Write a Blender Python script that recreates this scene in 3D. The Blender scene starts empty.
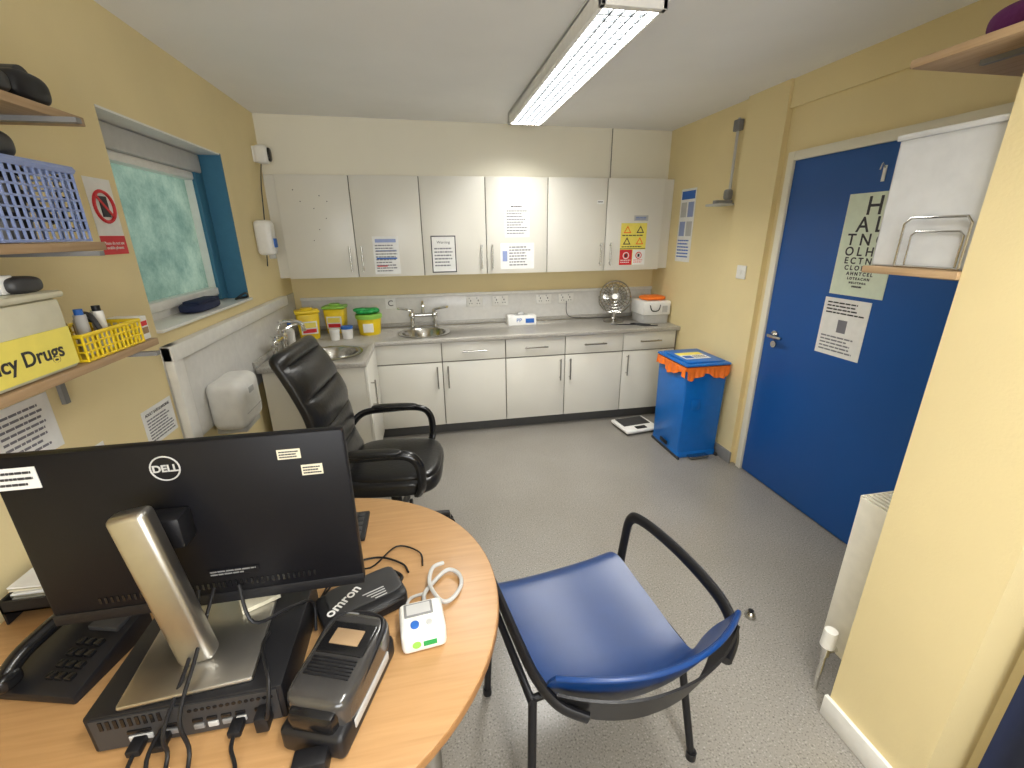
import bpy,bmesh,math,random
from mathutils import Vector as V, Matrix as M
random.seed(4)
sc=bpy.context.scene
# ------------------------------------------------------------------ materials
def mat(name,col,rough=.5,metal=0,noise=None,bump=0,bscale=60,emit=0,alpha=1,trans=0,coat=0,spec=.5):
    m=bpy.data.materials.new(name);m.use_nodes=True
    nt=m.node_tree;b=nt.nodes["Principled BSDF"]
    b.inputs["Base Color"].default_value=(*col,1);b.inputs["Roughness"].default_value=rough
    b.inputs["Metallic"].default_value=metal;b.inputs["Alpha"].default_value=alpha
    b.inputs["Transmission Weight"].default_value=trans;b.inputs["Coat Weight"].default_value=coat
    b.inputs["Specular IOR Level"].default_value=spec
    tc=nt.nodes.new("ShaderNodeTexCoord")
    sc_,amt=(noise if noise else (25,.03))
    n=nt.nodes.new("ShaderNodeTexNoise");n.inputs["Scale"].default_value=sc_;n.inputs["Detail"].default_value=3
    nt.links.new(tc.outputs["Object"],n.inputs["Vector"])
    r=nt.nodes.new("ShaderNodeValToRGB");r.color_ramp.elements[0].position=.35;r.color_ramp.elements[1].position=.65
    r.color_ramp.elements[0].color=(*[max(0,c*(1-amt)) for c in col],1);r.color_ramp.elements[1].color=(*[min(1,c*(1+amt)) for c in col],1)
    nt.links.new(n.outputs["Fac"],r.inputs["Fac"]);nt.links.new(r.outputs["Color"],b.inputs["Base Color"])
    if bump:
        n2=nt.nodes.new("ShaderNodeTexNoise");n2.inputs["Scale"].default_value=bscale;n2.inputs["Detail"].default_value=4
        nt.links.new(tc.outputs["Object"],n2.inputs["Vector"])
        bp=nt.nodes.new("ShaderNodeBump");bp.inputs["Strength"].default_value=bump;bp.inputs["Distance"].default_value=.01
        nt.links.new(n2.outputs["Fac"],bp.inputs["Height"]);nt.links.new(bp.outputs["Normal"],b.inputs["Normal"])
    return m
def wood(name,c1,c2,axis=0,scale=3,rough=.4,st=30):
    m=bpy.data.materials.new(name);m.use_nodes=True
    nt=m.node_tree;b=nt.nodes["Principled BSDF"];b.inputs["Roughness"].default_value=rough
    tc=nt.nodes.new("ShaderNodeTexCoord");mp=nt.nodes.new("ShaderNodeMapping")
    s=[st]*3;s[axis]=1.6;mp.inputs["Scale"].default_value=s
    n=nt.nodes.new("ShaderNodeTexNoise");n.inputs["Scale"].default_value=scale;n.inputs["Detail"].default_value=6;n.inputs["Distortion"].default_value=.3
    r=nt.nodes.new("ShaderNodeValToRGB");r.color_ramp.elements[0].position=.3;r.color_ramp.elements[1].position=.7
    r.color_ramp.elements[0].color=(*c1,1);r.color_ramp.elements[1].color=(*c2,1)
    nt.links.new(tc.outputs["Object"],mp.inputs["Vector"]);nt.links.new(mp.outputs[0],n.inputs["Vector"])
    nt.links.new(n.outputs["Fac"],r.inputs["Fac"]);nt.links.new(r.outputs["Color"],b.inputs["Base Color"])
    return m
def speckle(name,base,dark,light,scale,rough):
    m=bpy.data.materials.new(name);m.use_nodes=True
    nt=m.node_tree;b=nt.nodes["Principled BSDF"];b.inputs["Roughness"].default_value=rough
    tc=nt.nodes.new("ShaderNodeTexCoord")
    n=nt.nodes.new("ShaderNodeTexNoise");n.inputs["Scale"].default_value=scale;n.inputs["Detail"].default_value=2
    r=nt.nodes.new("ShaderNodeValToRGB");e=r.color_ramp.elements
    e[0].position=.33;e[0].color=(*dark,1);e[1].position=.43;e[1].color=(*base,1)
    x=e.new(.6);x.color=(*base,1);x=e.new(.68);x.color=(*light,1)
    n3=nt.nodes.new("ShaderNodeTexNoise");n3.inputs["Scale"].default_value=2.2;n3.inputs["Detail"].default_value=6
    r3=nt.nodes.new("ShaderNodeValToRGB");r3.color_ramp.elements[0].position=.3;r3.color_ramp.elements[1].position=.7;r3.color_ramp.elements[0].color=(.86,.85,.83,1);r3.color_ramp.elements[1].color=(1,1,1,1)
    mx=nt.nodes.new("ShaderNodeMixRGB");mx.blend_type='MULTIPLY';mx.inputs[0].default_value=1
    for q in (n,n3): nt.links.new(tc.outputs["Object"],q.inputs["Vector"])
    nt.links.new(n.outputs["Fac"],r.inputs["Fac"]);nt.links.new(n3.outputs["Fac"],r3.inputs["Fac"])
    nt.links.new(r.outputs["Color"],mx.inputs[1]);nt.links.new(r3.outputs["Color"],mx.inputs[2])
    nt.links.new(mx.outputs[0],b.inputs["Base Color"])
    return m
WALL=mat("yellow_wall_paint",(.80,.67,.37),.6,noise=(2,.03),bump=.08,bscale=120)
CREAM=mat("cream_paint",(.79,.75,.62),.5,noise=(2,.02))
CEIL=mat("ceiling_paint",(.88,.88,.87),.8,noise=(2,.02),bump=.05,bscale=90)
FLOOR=speckle("vinyl_floor",(.285,.268,.24),(.14,.13,.115),(.42,.40,.37),150,.28)
TOP=speckle("speckled_laminate",(.46,.44,.40),(.23,.215,.19),(.64,.62,.58),180,.3)
CAB=mat("cabinet_white",(.74,.72,.65),.35,noise=(2,.015))
CABD=mat("cabinet_edge",(.17,.15,.12),.6)
PLN=mat("plinth_grey",(.07,.07,.07),.5)
WHITE=mat("white_plastic",(.82,.81,.77),.35)
PAPER=mat("paper_white",(.84,.84,.82),.7)
GLOSSW=mat("splash_white",(.74,.73,.70),.25)
STEEL=mat("steel",(.50,.49,.46),.22,1)
CHROME=mat("chrome",(.75,.75,.73),.12,1)
ALU=mat("brushed_aluminium",(.50,.485,.45),.35,1)
DOORB=mat("door_blue",(.002,.078,.33),.45,noise=(1.5,.04))
BINB=mat("bin_blue",(.003,.14,.52),.3)
SEATB=mat("seat_blue",(.004,.036,.155),.33,noise=(8,.05),spec=.45)
BLK=mat("black_plastic",(.010,.010,.012),.42,spec=.35)
BLKG=mat("black_gloss",(.008,.008,.009),.22)
MONB=mat("monitor_back",(.006,.006,.008),.42,bump=.02,bscale=300,spec=.22)
LEATH=mat("black_leather",(.007,.007,.008),.30,bump=.12,bscale=70)
DGREY=mat("dark_grey",(.035,.035,.037),.45)
MGREY=mat("mid_grey",(.22,.22,.22),.45)
LGREY=mat("light_grey",(.50,.50,.49),.5)
PRT=mat("printer_top",(.045,.043,.042),.18,coat=.4)
WOODT=wood("beech_desk",(.40,.222,.088),(.475,.275,.118),0,3,.36)
WOODS=wood("shelf_wood",(.40,.26,.135),(.50,.345,.20),1,3,.5)
WEDGE=mat("wood_edge",(.34,.17,.06),.45)
TEAL=mat("teal_paint",(.035,.155,.26),.5)
ORANGE=mat("orange_bag",(.90,.19,.015),.42,bump=.5,bscale=30)
YEL=mat("yellow_plastic",(.85,.62,.02),.35)
YLAB=mat("yellow_label",(.86,.74,.14),.5)
LIME=mat("lime_lid",(.30,.62,.10),.4)
GREEN=mat("green",(.02,.33,.08),.45)
RED=mat("red_ink",(.65,.02,.03),.5)
BLUEI=mat("blue_ink",(.02,.13,.5),.5)
LILAC=mat("lilac_plastic",(.27,.34,.60),.4)
PURP=mat("purple_fabric",(.12,.015,.12),.8,bump=.3)
INK=mat("ink",(.03,.03,.035),.6)
INKG=mat("ink_grey",(.19,.19,.22),.6)
CREAMP=mat("cream_plastic",(.70,.66,.52),.4)
MILKY=mat("milky_plastic",(.85,.86,.87),.25,alpha=.6)
FROSTP=mat("frosted_plastic",(.78,.75,.58),.35,alpha=.8)
CHART=mat("chart_paper",(.70,.78,.64),.5)
LOUV=mat("louvre",(.08,.09,.10),.35,.3)
BROWN=mat("brown_card",(.33,.22,.12),.7)
NAVY=mat("navy_cloth",(.010,.018,.06),.8)
RADW=mat("radiator_white",(.78,.75,.66),.4)
# ------------------------------------------------------------------ builder
class B:
    def __init__(s,name): s.name=name;s.bm=bmesh.new();s.mats=[];s.T=None
    def add(s,t,m,mx=None):
        if mx is not None: t.transform(mx)
        if s.T is not None: t.transform(s.T)
        if m not in s.mats: s.mats.append(m)
        i=s.mats.index(m);n0=len(s.bm.faces)
        me=bpy.data.meshes.new("t");t.to_mesh(me);s.bm.from_mesh(me);bpy.data.meshes.remove(me);t.free()
        s.bm.faces.ensure_lookup_table()
        for k in range(n0,len(s.bm.faces)):
            f=s.bm.faces[k];f.material_index=i;f.smooth=True
    def box(s,x0,x1,y0,y1,z0,z1,m,bev=0,mx=None,seg=2,taper=None):
        t=bmesh.new();bmesh.ops.create_cube(t,size=1)
        for v in t.verts:
            k=1
            if taper and v.co.z<0: k=taper
            v.co=V(((x0+x1)/2+v.co.x*(x1-x0)*k,(y0+y1)/2+v.co.y*(y1-y0)*k,(z0+z1)/2+v.co.z*(z1-z0)))
        if bev: bmesh.ops.bevel(t,geom=t.edges[:],offset=bev,segments=seg,affect='EDGES',profile=.5)
        s.add(t,m,mx)
    def cyl(s,p1,p2,r,m,r2=None,n=20,mx=None):
        p1=V(p1);p2=V(p2);d=p2-p1;t=bmesh.new()
        bmesh.ops.create_cone(t,cap_ends=True,segments=n,radius1=r,radius2=r if r2 is None else r2,depth=d.length)
        q=d.to_track_quat('Z','Y').to_matrix().to_4x4();t.transform(M.Translation((p1+p2)/2)@q);s.add(t,m,mx)
    def tube(s,pts,r,m,n=8,smooth=True,closed=False,sx=1,mx=None,seg=6,up=None):
        pts=[V(p) for p in pts]
        if smooth and len(pts)>2:
            o=[];N=len(pts)
            for i in range(N if closed else N-1):
                p0=pts[i-1] if (i>0 or closed) else pts[0];p1=pts[i];p2=pts[(i+1)%N];p3=pts[(i+2)%N] if (closed or i+2<N) else pts[-1]
                for k in range(seg):
                    u=k/seg
                    o.append(.5*((2*p1)+(-p0+p2)*u+(2*p0-5*p1+4*p2-p3)*u*u+(-p0+3*p1-3*p2+p3)*u**3))
            if not closed: o.append(pts[-1])
            pts=o
        t=bmesh.new();rings=[];N=len(pts);prev=V(up) if up else None
        for i,p in enumerate(pts):
            a=pts[i-1] if (i>0 or closed) else pts[i];b=pts[(i+1)%N] if (i<N-1 or closed) else pts[i]
            d=(b-a).normalized()
            if prev is None: prev=V((0,0,1)) if abs(d.z)<.9 else V((1,0,0))
            side=d.cross(prev)
            if side.length<1e-4: side=d.cross(V((1,0,0)))
            side.normalize();u2=side.cross(d).normalized()
            if up is None: prev=u2
            rings.append([t.verts.new(p+side*math.cos(2*math.pi*k/n)*r*sx+u2*math.sin(2*math.pi*k/n)*r) for k in range(n)])
        for i in range(N if closed else N-1):
            A=rings[i];C=rings[(i+1)%N]
            for k in range(n): t.faces.new((A[k],A[(k+1)%n],C[(k+1)%n],C[k]))
        if not closed: t.faces.new(rings[0][::-1]);t.faces.new(rings[-1])
        bmesh.ops.recalc_face_normals(t,faces=t.faces);s.add(t,m,mx)
    def lathe(s,prof,m,mx=None,n=32,sx=1,sy=1):
        t=bmesh.new();rings=[]
        for r,z in prof: rings.append([t.verts.new((sx*r*math.cos(2*math.pi*k/n),sy*r*math.sin(2*math.pi*k/n),z)) for k in range(n)])
        for i in range(len(rings)-1):
            for k in range(n): t.faces.new((rings[i][k],rings[i][(k+1)%n],rings[i+1][(k+1)%n],rings[i+1][k]))
        bmesh.ops.remove_doubles(t,verts=t.verts,dist=1e-6);s.add(t,m,mx)
    def pillow(s,c,sz,m,n=4,mx=None,cuts=9):
        t=bmesh.new();bmesh.ops.create_cube(t,size=2);bmesh.ops.subdivide_edges(t,edges=t.edges[:],cuts=cuts,use_grid_fill=True)
        for v in t.verts:
            x,y,z=v.co;k=(abs(x)**n+abs(y)**n+abs(z)**n)**(1/n)
            v.co=V((c[0]+x/k*sz[0]/2,c[1]+y/k*sz[1]/2,c[2]+z/k*sz[2]/2))
        s.add(t,m,mx)
    def prism(s,poly,z0,z1,m,bev=0,mx=None):
        t=bmesh.new();vs=[t.verts.new((x,y,z0)) for x,y in poly];f=t.faces.new(vs)
        r=bmesh.ops.extrude_face_region(t,geom=[f])
        bmesh.ops.translate(t,verts=[g for g in r['geom'] if isinstance(g,bmesh.types.BMVert)],vec=(0,0,z1-z0))
        bmesh.ops.recalc_face_normals(t,faces=t.faces)
        if bev: bmesh.ops.bevel(t,geom=t.edges[:],offset=bev,segments=2,affect='EDGES',profile=.5)
        s.add(t,m,mx)
    def surf(s,fn,nu,nv,th,m,mx=None):
        t=bmesh.new();g=[[t.verts.new(fn(i/nu,j/nv)) for i in range(nu+1)] for j in range(nv+1)]
        for j in range(nv):
            for i in range(nu): t.faces.new((g[j][i],g[j][i+1],g[j+1][i+1],g[j+1][i]))
        t.normal_update()
        h=[[t.verts.new(q.co-q.normal*th) for q in row] for row in g]
        for j in range(nv):
            for i in range(nu): t.faces.new((h[j][i],h[j+1][i],h[j+1][i+1],h[j][i+1]))
        for i in range(nu):
            t.faces.new((g[0][i],h[0][i],h[0][i+1],g[0][i+1]));t.faces.new((g[nv][i],g[nv][i+1],h[nv][i+1],h[nv][i]))
        for j in range(nv):
            t.faces.new((g[j][0],g[j+1][0],h[j+1][0],h[j][0]));t.faces.new((g[j][nu],h[j][nu],h[j+1][nu],g[j+1][nu]))
        bmesh.ops.recalc_face_normals(t,faces=t.faces);s.add(t,m,mx)
    def text(s,body,size,m,mx,align='CENTER',ext=.0004,bold=0):
        c=bpy.data.curves.new("t",'FONT');c.body=body;c.size=size;c.align_x=align;c.align_y='CENTER';c.extrude=ext;c.offset=bold
        o=bpy.data.objects.new("t",c);sc.collection.objects.link(o);bpy.context.view_layer.update()
        me=o.to_mesh();t=bmesh.new();t.from_mesh(me);o.to_mesh_clear();bpy.data.objects.remove(o);bpy.data.curves.remove(c)
        s.add(t,m,mx)
    def done(s,sharp=35):
        me=bpy.data.meshes.new(s.name);s.bm.to_mesh(me);s.bm.free()
        for m in s.mats: me.materials.append(m)
        me.set_sharp_from_angle(angle=math.radians(sharp))
        o=bpy.data.objects.new(s.name,me);sc.collection.objects.link(o)
        bb=[V(c) for c in o.bound_box];c=V(((bb[0].x+bb[6].x)/2,(bb[0].y+bb[6].y)/2,bb[0].z))
        me.transform(M.Translation(-c));o.location=c
        return o
def fr(c,right,nrm):
    r=V(right).normalized();n=V(nrm).normalized();u=n.cross(r)
    m=M((( r.x,u.x,n.x,c[0]),(r.y,u.y,n.y,c[1]),(r.z,u.z,n.z,c[2]),(0,0,0,1)));return m
LW=((0,1,0),(1,0,0));RW=((0,-1,0),(-1,0,0));BW=((1,0,0),(0,-1,0))
def sheet(name,c,dirs,w,h,items,base=PAPER,b=None):
    own=b is None
    if own: b=B(name)
    F=fr(c,*dirs)
    b.box(-w/2,w/2,-h/2,h/2,0.0005,.002,base,mx=F)
    for it in items:
        if it[0]=='r':
            _,x0,y0,x1,y1,m=it;b.box(-w/2+x0*w,-w/2+x1*w,-h/2+y0*h,-h/2+y1*h,.002,.0028,m,mx=F)
        elif it[0]=='l':
            _,x0,y0,x1,y1,n,m=it
            for k in range(n):
                yy=y1-(k+.5)*(y1-y0)/n;hh=(y1-y0)/n*.2;e=x1-random.random()*.3*(x1-x0)
                xx=x0
                while xx<e:
                    ww=min(e-xx,random.uniform(.05,.16)*(x1-x0)+.01)
                    b.box(-w/2+xx*w,-w/2+(xx+ww)*w,-h/2+(yy-hh)*h,-h/2+(yy+hh)*h,.002,.0033,m,mx=F);xx+=ww+.02
        elif it[0]=='t':
            _,x,y,s_,body,m=it;b.text(body,s_,m,F@M.Translation((-w/2+x*w,-h/2+y*h,.003)))
    if own: return b.done()
# ------------------------------------------------------------------ room
XL,XR,YB,YF,ZC=-1.13,2.18,4.10,-1.3,2.48
b=B("floor");b.box(XL-.3,XR+.2,YF-.1,YB+.1,-.1,0,FLOOR);b.done()
b=B("ceiling");b.box(XL-.3,XR+.2,YF-.1,YB+.1,ZC,ZC+.1,CEIL);b.done()
b=B("wall_back");b.box(XL-.3,XR+.2,YB,YB+.1,0,ZC,WALL);b.done()
b=B("wall_front");b.box(XL-.3,-.7,YF-.1,YF,0,ZC,WALL);b.box(1.1,XR+.2,YF-.1,YF,0,ZC,WALL);b.box(-.7,1.1,YF-.1,YF,0,.95,WALL);b.box(-.7,1.1,YF-.1,YF,2.15,ZC,WALL);b.done()
b=B("rear_fill_window")  # unseen window added behind the camera to brighten the ceiling
for x0,x1,z0,z1 in((-.7,1.1,.95,1.0),(-.7,1.1,2.1,2.15),(-.7,-.65,.95,2.15),(1.05,1.1,.95,2.15),(.175,.225,.95,2.15)): b.box(x0,x1,YF-.08,YF-.02,z0,z1,WHITE,.004)
b.done()
WY0,WY1,WZ0,WZ1=2.07,3.12,1.27,2.11
b=B("wall_left")
b.box(XL-.3,XL,YF,WY0,0,ZC,WALL);b.box(XL-.3,XL,WY1,YB,0,ZC,WALL)
b.box(XL-.3,XL,WY0,WY1,0,WZ0,WALL);b.box(XL-.3,XL,WY0,WY1,WZ1,ZC,WALL);b.done()
DY0,DY1,DZ=1.42,2.50,2.04
b=B("wall_right")
b.box(XR,XR+.2,YF,DY0-.04,0,ZC,WALL);b.box(XR,XR+.2,DY1+.04,YB,0,ZC,WALL);b.box(XR,XR+.2,DY0-.04,DY1+.04,DZ+.04,ZC,WALL)
b.box(XR-.035,XR,2.60,2.96,0,ZC,WALL)
b.box(XR-.02,XR,1.0,2.599,2.33,ZC,WALL)
b.done()
b=B("wall_partition");b.box(1.30,XR,.60,.89,0,ZC,WALL);b.done()
b=B("wall_return");b.box(1.46,1.56,YF,.60,0,ZC,WALL);b.done()
b=B("trim_bulkhead");b.prism([(XL,3.84),(XR,3.97),(XR,YB),(XL,YB)],2.088,ZC,CREAM)
b.prism([(1.62,3.935),(1.623,3.935),(1.623,3.97),(1.62,3.97)],2.10,ZC-.002,CABD);b.done()
b=B("baseboard_partition");b.box(1.285,1.30,.585,.90,0,.09,WHITE,.003);b.done()
b=B("baseboard_right")
b.box(XR-.05,XR-.035,2.585,2.96,0,.09,MGREY,.003);b.box(XR-.015,XR,2.96,3.5,0,.09,MGREY,.003);b.done()
b=B("baseboard_left");b.box(XL,XL+.015,YF,2.9,0,.09,MGREY,.003);b.done()
b=B("door_1")
b.box(XR-.005,XR+.04,DY0,DY1,.008,DZ,DOORB,.003)
F=fr((XR-.005,2.41,1.02),*RW)
b.cyl((0,0,0),(0,0,.012),.027,STEEL,mx=F);b.cyl((0,0,0),(0,0,.055),.011,STEEL,mx=F)
b.tube([(0,0,.05),(.02,0,.058),(.11,0,.055)],.010,STEEL,mx=F,n=10)
b.cyl((0,-.06,0),(0,-.06,.008),.022,STEEL,mx=F)
b.done()
b=B("trim_door_frame")
for y0,y1 in((DY1,DY1+.05),(DY0-.05,DY0)): b.box(XR-.02,XR+.08,y0,y1,0,DZ+.05,CREAM,.004)
b.box(XR-.02,XR+.08,DY0,DY1,DZ,DZ+.05,CREAM,.004)
b.box(XR+.04,XR+.08,DY0,DY1,0,DZ,DOORB)
b.done()
b=B("navy_curtain");b.surf(lambda u,v:V((1.40+.018*math.sin(u*34),-.3+u*.86,.0+v*2.02)),90,4,.004,NAVY);b.cyl((1.40,-.4,2.03),(1.40,.58,2.03),.012,STEEL);b.done()
PANE=bpy.data.materials.new("frosted_glass");PANE.use_nodes=True
nt=PANE.node_tree;nt.nodes.clear();o=nt.nodes.new("ShaderNodeOutputMaterial");tr=nt.nodes.new("ShaderNodeBsdfTranslucent");gl=nt.nodes.new("ShaderNodeBsdfGlossy");gl.inputs["Roughness"].default_value=.25
gl.inputs["Color"].default_value=(.5,.5,.5,1)
mx=nt.nodes.new("ShaderNodeMixShader");mx.inputs[0].default_value=.10;tc=nt.nodes.new("ShaderNodeTexCoord");n=nt.nodes.new("ShaderNodeTexNoise");n.inputs["Scale"].default_value=5;n.inputs["Detail"].default_value=12;n.inputs["Roughness"].default_value=.80
r=nt.nodes.new("ShaderNodeValToRGB");r.color_ramp.elements[0].position=.30;r.color_ramp.elements[0].color=(.17,.26,.235,1);r.color_ramp.elements[1].position=.68;r.color_ramp.elements[1].color=(.50,.56,.49,1)
nt.links.new(tc.outputs["Object"],n.inputs["Vector"]);nt.links.new(n.outputs["Fac"],r.inputs["Fac"]);nt.links.new(r.outputs["Color"],tr.inputs["Color"]);nt.links.new(tr.outputs[0],mx.inputs[1]);nt.links.new(gl.outputs[0],mx.inputs[2]);nt.links.new(mx.outputs[0],o.inputs[0])
b=B("window_1")
xw=XL-.20
for (y0,y1,z0,z1) in ((WY0,WY1,WZ0,WZ0+.05),(WY0,WY1,WZ1-.05,WZ1),(WY0,WY0+.05,WZ0,WZ1),(WY1-.05,WY1,WZ0,WZ1)):
    b.box(xw,xw+.06,y0,y1,z0,z1,WHITE,.006)
for (y0,y1,z0,z1) in ((WY0+.05,WY1-.05,WZ0+.05,WZ0+.095),(WY0+.05,WY1-.05,WZ1-.15,WZ1-.11),(WY0+.05,WY0+.095,WZ0+.05,WZ1-.11),(WY1-.095,WY1-.05,WZ0+.05,WZ1-.11)):
    b.box(xw+.02,xw+.08,y0,y1,z0,z1,WHITE,.008)
b.box(xw+.0,xw+.02,WY0+.04,WY1-.04,WZ0+.04,WZ1-.04,PANE)
b.box(xw+.02,xw+.10,WY0+.03,WY1-.03,WZ1-.11,WZ1-.01,LGREY,.012)
b.done()
b=B("trim_window_reveal")
b.box(XL-.13,XL+.004,WY1-.012,WY1,WZ0+.012,WZ1,TEAL);b.box(XL-.13,XL-.11,WY1-.11,WY1-.012,WZ0+.02,WZ1-.10,TEAL,.003)
b.box(XL-.14,XL+.025,WY0,WY1,WZ0,WZ0+.014,WHITE,.003)
b.box(XL-.14,XL+.002,WY0,WY1,WZ1-.008,WZ1,WHITE)
b.done()
# ------------------------------------------------------------------ cabinets
HND=STEEL
def bar(b,p,q,out):
    p=V(p);q=V(q);o=V(out);b.cyl(p+o,q+o,.0065,HND,n=12)
    d=(q-p).normalized()*.02
    b.cyl(p+d,p+d+o,.005,HND,n=10);b.cyl(q-d,q-d+o,.005,HND,n=10)
b=B("wall_cabinets");UY=3.82
X0,X1=-1.05,2.07;n=6;w=(X1-X0)/n
b.box(X0,X1,UY,YB-.001,1.34,2.085,CAB);b.box(XL+.002,X0-.001,UY+.01,YB-.001,1.34,2.085,CAB);b.box(X1+.001,XR-.002,UY+.03,YB-.001,1.34,2.085,CAB)
b.box(X0,X1,UY-.003,UY-.0005,1.338,2.083,CABD)
for i in range(n):
    b.box(X0+i*w+.0035,X0+(i+1)*w-.0035,UY-.020,UY-.003,1.335,2.085,CAB,.002)
    hx=X0+(i+1)*w-.045 if i%2==0 else X0+i*w+.045
    bar(b,(hx,UY-.02,1.38),(hx,UY-.02,1.57),(0,-.03,0))
for dx,dz in ((.12,1.98),(.16,1.9),(.3,1.94),(.35,1.9),(.22,1.62),(.27,1.7),(.25,1.85),(.33,1.78)):
    b.cyl((X0+dx,UY-.021,dz),(X0+dx,UY-.019,dz),.004,DGREY,n=8)
b.done()
b=B("base_cabinets");FY=3.55;FX=-.45;XE=XR-.003;XS=XL+.052;YE=YB-.032
b.box(FX-.04,XE,FY+.05,YE,0,.10,PLN);b.box(XS,FX-.041,2.99,YE,0,.10,PLN)
b.box(FX+.0,XE,FY+.0,YE,.101,.70,CAB);b.box(XS,FX-.001,2.96,YE,.101,.70,CAB)
b.box(FX,XE,FY,FY+.02,.701,.825,CAB);b.box(FX-.021,FX-.001,2.96,FY-.001,.701,.825,CAB)
b.box(XS,FX-.001,2.94,2.959,.101,.825,CAB)
b.box(FX+.001,XE,FY-.003,FY-.0005,.11,.82,CABD)
bx=[FX,.08,.61,1.13,1.66,XR-.02]
for i in range(5):
    a,c=bx[i]+.004,bx[i+1]-.004
    b.box(a,c,FY-.02,FY-.003,.105,.655,CAB,.002)
    b.box(a,c,FY-.02,FY-.003,.665,.82,CAB,.002)
    hx={0:c-.04,1:a+.04,2:c-.04,3:a+.04,4:a+.04}[i]
    bar(b,(hx,FY-.02,.44),(hx,FY-.02,.63),(0,-.03,0))
    if i>0: bar(b,((a+c)/2-.1,FY-.02,.745),((a+c)/2+.1,FY-.02,.745),(0,-.03,0))
b.box(FX+.0005,FX+.018,2.943,3.5,.105,.82,CAB,.002)
bar(b,(FX+.018,3.04,.50),(FX+.018,3.04,.70),(.03,0,0))
b.done()
S1=(-.05,3.775);S2=(-.70,3.22)
def cut(obj,cs):
    for (x,y,r_) in cs:
        c=B("c");c.cyl((x,y,.7),(x,y,1),r_,STEEL,n=40);co=c.done()
        md=obj.modifiers.new("b",'BOOLEAN');md.object=co;md.operation='DIFFERENCE';md.solver='EXACT'
        bpy.context.view_layer.update();dg=bpy.context.evaluated_depsgraph_get()
        me=bpy.data.meshes.new_from_object(obj.evaluated_get(dg));obj.modifiers.remove(md);obj.data=me
        bpy.data.objects.remove(co)
b=B("worktop");b.prism([(XL+.03,2.92),(-.43,2.92),(-.43,3.50),(XR-.003,3.50),(XR-.003,YB-.022),(XL+.03,YB-.022)],.827,.862,TOP,.004)
wt=b.done();cut(wt,[(S1[0],S1[1],.190),(S2[0],S2[1],.185)])
b=B("splashback")
b.box(XL+.055,XR-.003,YB-.012,YB-.001,.863,1.13,GLOSSW,.002);b.box(XL+.055,XR-.003,YB-.02,YB-.012,.863,.90,TOP,.003)
b.box(XL+.055,XR-.003,YB-.03,YB-.001,1.125,1.15,WHITE,.004);b.done()
b=B("splashback")
b.box(XL+.001,XL+.012,2.05,YB-.03,.74,1.20,GLOSSW,.002);b.box(XL+.012,XL+.028,2.93,YB-.032,.863,.90,TOP,.003)
b.box(XL+.001,XL+.045,2.05,2.13,.66,1.215,WHITE,.006);b.box(XL+.001,XL+.05,2.05,3.75,1.145,1.215,WHITE,.006)
b.done()
def sink(name,c,R_):
    b=B(name);mx=M.Translation((c[0],c[1],.862))
    b.lathe([(R_,.001),(R_,.006),(R_-.012,.008),(R_-.035,.004),(R_-.045,-.01),(R_-.06,-.10),(R_-.10,-.128),(.03,-.132),(.0,-.132)],STEEL,mx,40)
    b.lathe([(R_-.04,-.012),(R_-.055,-.10),(R_-.10,-.133),(.0,-.137)],STEEL,mx,40)
    b.lathe([(0,-.129),(.022,-.129),(.028,-.131)],CHROME,mx,20);return b.done()
sink("sink",S1,.220);sink("sink",S2,.215)
def tap(name,c,ang,k=1):
    b=B(name);b.T=M.Translation((c[0],c[1],.864))@M.Rotation(ang,4,'Z')@M.Scale(k,4)
    for x in(-.08,.08):
        b.cyl((x,0,0),(x,0,.008),.026,CHROME);b.cyl((x,0,0),(x,0,.075),.014,CHROME);b.pillow((x,0,.085),(.045,.045,.05),CHROME,2.5)
        b.cyl((x,0,.1),(x,0,.125),.016,CHROME)
        b.tube([(x,0,.12),(x*1.6,-.03,.135),(x*2.1,-.09,.15)],.008,CHROME,n=8,sx=1.4)
    b.cyl((-.08,0,.085),(.08,0,.085),.014,CHROME)
    b.tube([(0,0,.085),(0,-.005,.15),(0,-.03,.185),(0,-.10,.185),(0,-.135,.165),(0,-.14,.13)],.011,CHROME,n=10)
    return b.done()
tap("mixer_tap",(-.05,4.035),0,1.25);tap("mixer_tap",(-1.04,3.25),math.pi/2,1.25)
# ------------------------------------------------------------------ ceiling lights
def fitting(y0,y1,xa,xb,pw):
    b=B("fluorescent_ceiling_light");z0=2.40
    b.box(xa,xb,y0,y1,z0+.055,ZC,WHITE,.004)
    b.box(xa,xa+.018,y0,y1,z0,z0+.07,WHITE,.002);b.box(xb-.018,xb,y0,y1,z0,z0+.07,WHITE,.002)
    b.box(xa,xb,y0,y0+.03,z0,z0+.07,WHITE,.002);b.box(xa,xb,y1-.03,y1,z0,z0+.07,WHITE,.002)
    L=y1-y0
    k=int(L/.05)
    for i in range(1,k): yy=y0+.03+(L-.06)*i/k;b.box(xa+.018,xb-.018,yy-.003,yy+.003,z0+.002,z0+.018,LOUV)
    for i in range(1,5): x=xa+.018+(xb-xa-.036)*i/5;b.box(x-.003,x+.003,y0+.03,y1-.03,z0+.002,z0+.018,LOUV)
    b.done()
    l=bpy.data.lights.new("tube_light",'AREA');l.shape='RECTANGLE';l.size=xb-xa-.045;l.size_y=L-.08;l.energy=pw;l.color=(1,.98,.93)
    o=bpy.data.objects.new("ceiling_light_tubes",l);sc.collection.objects.link(o);o.location=((xa+xb)/2,(y0+y1)/2,z0+.05)
fitting(1.77,3.57,.66,.91,72);fitting(-1.1,.6,.3,.55,80)  # second fitting is an added, unseen fill light behind the camera
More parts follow.
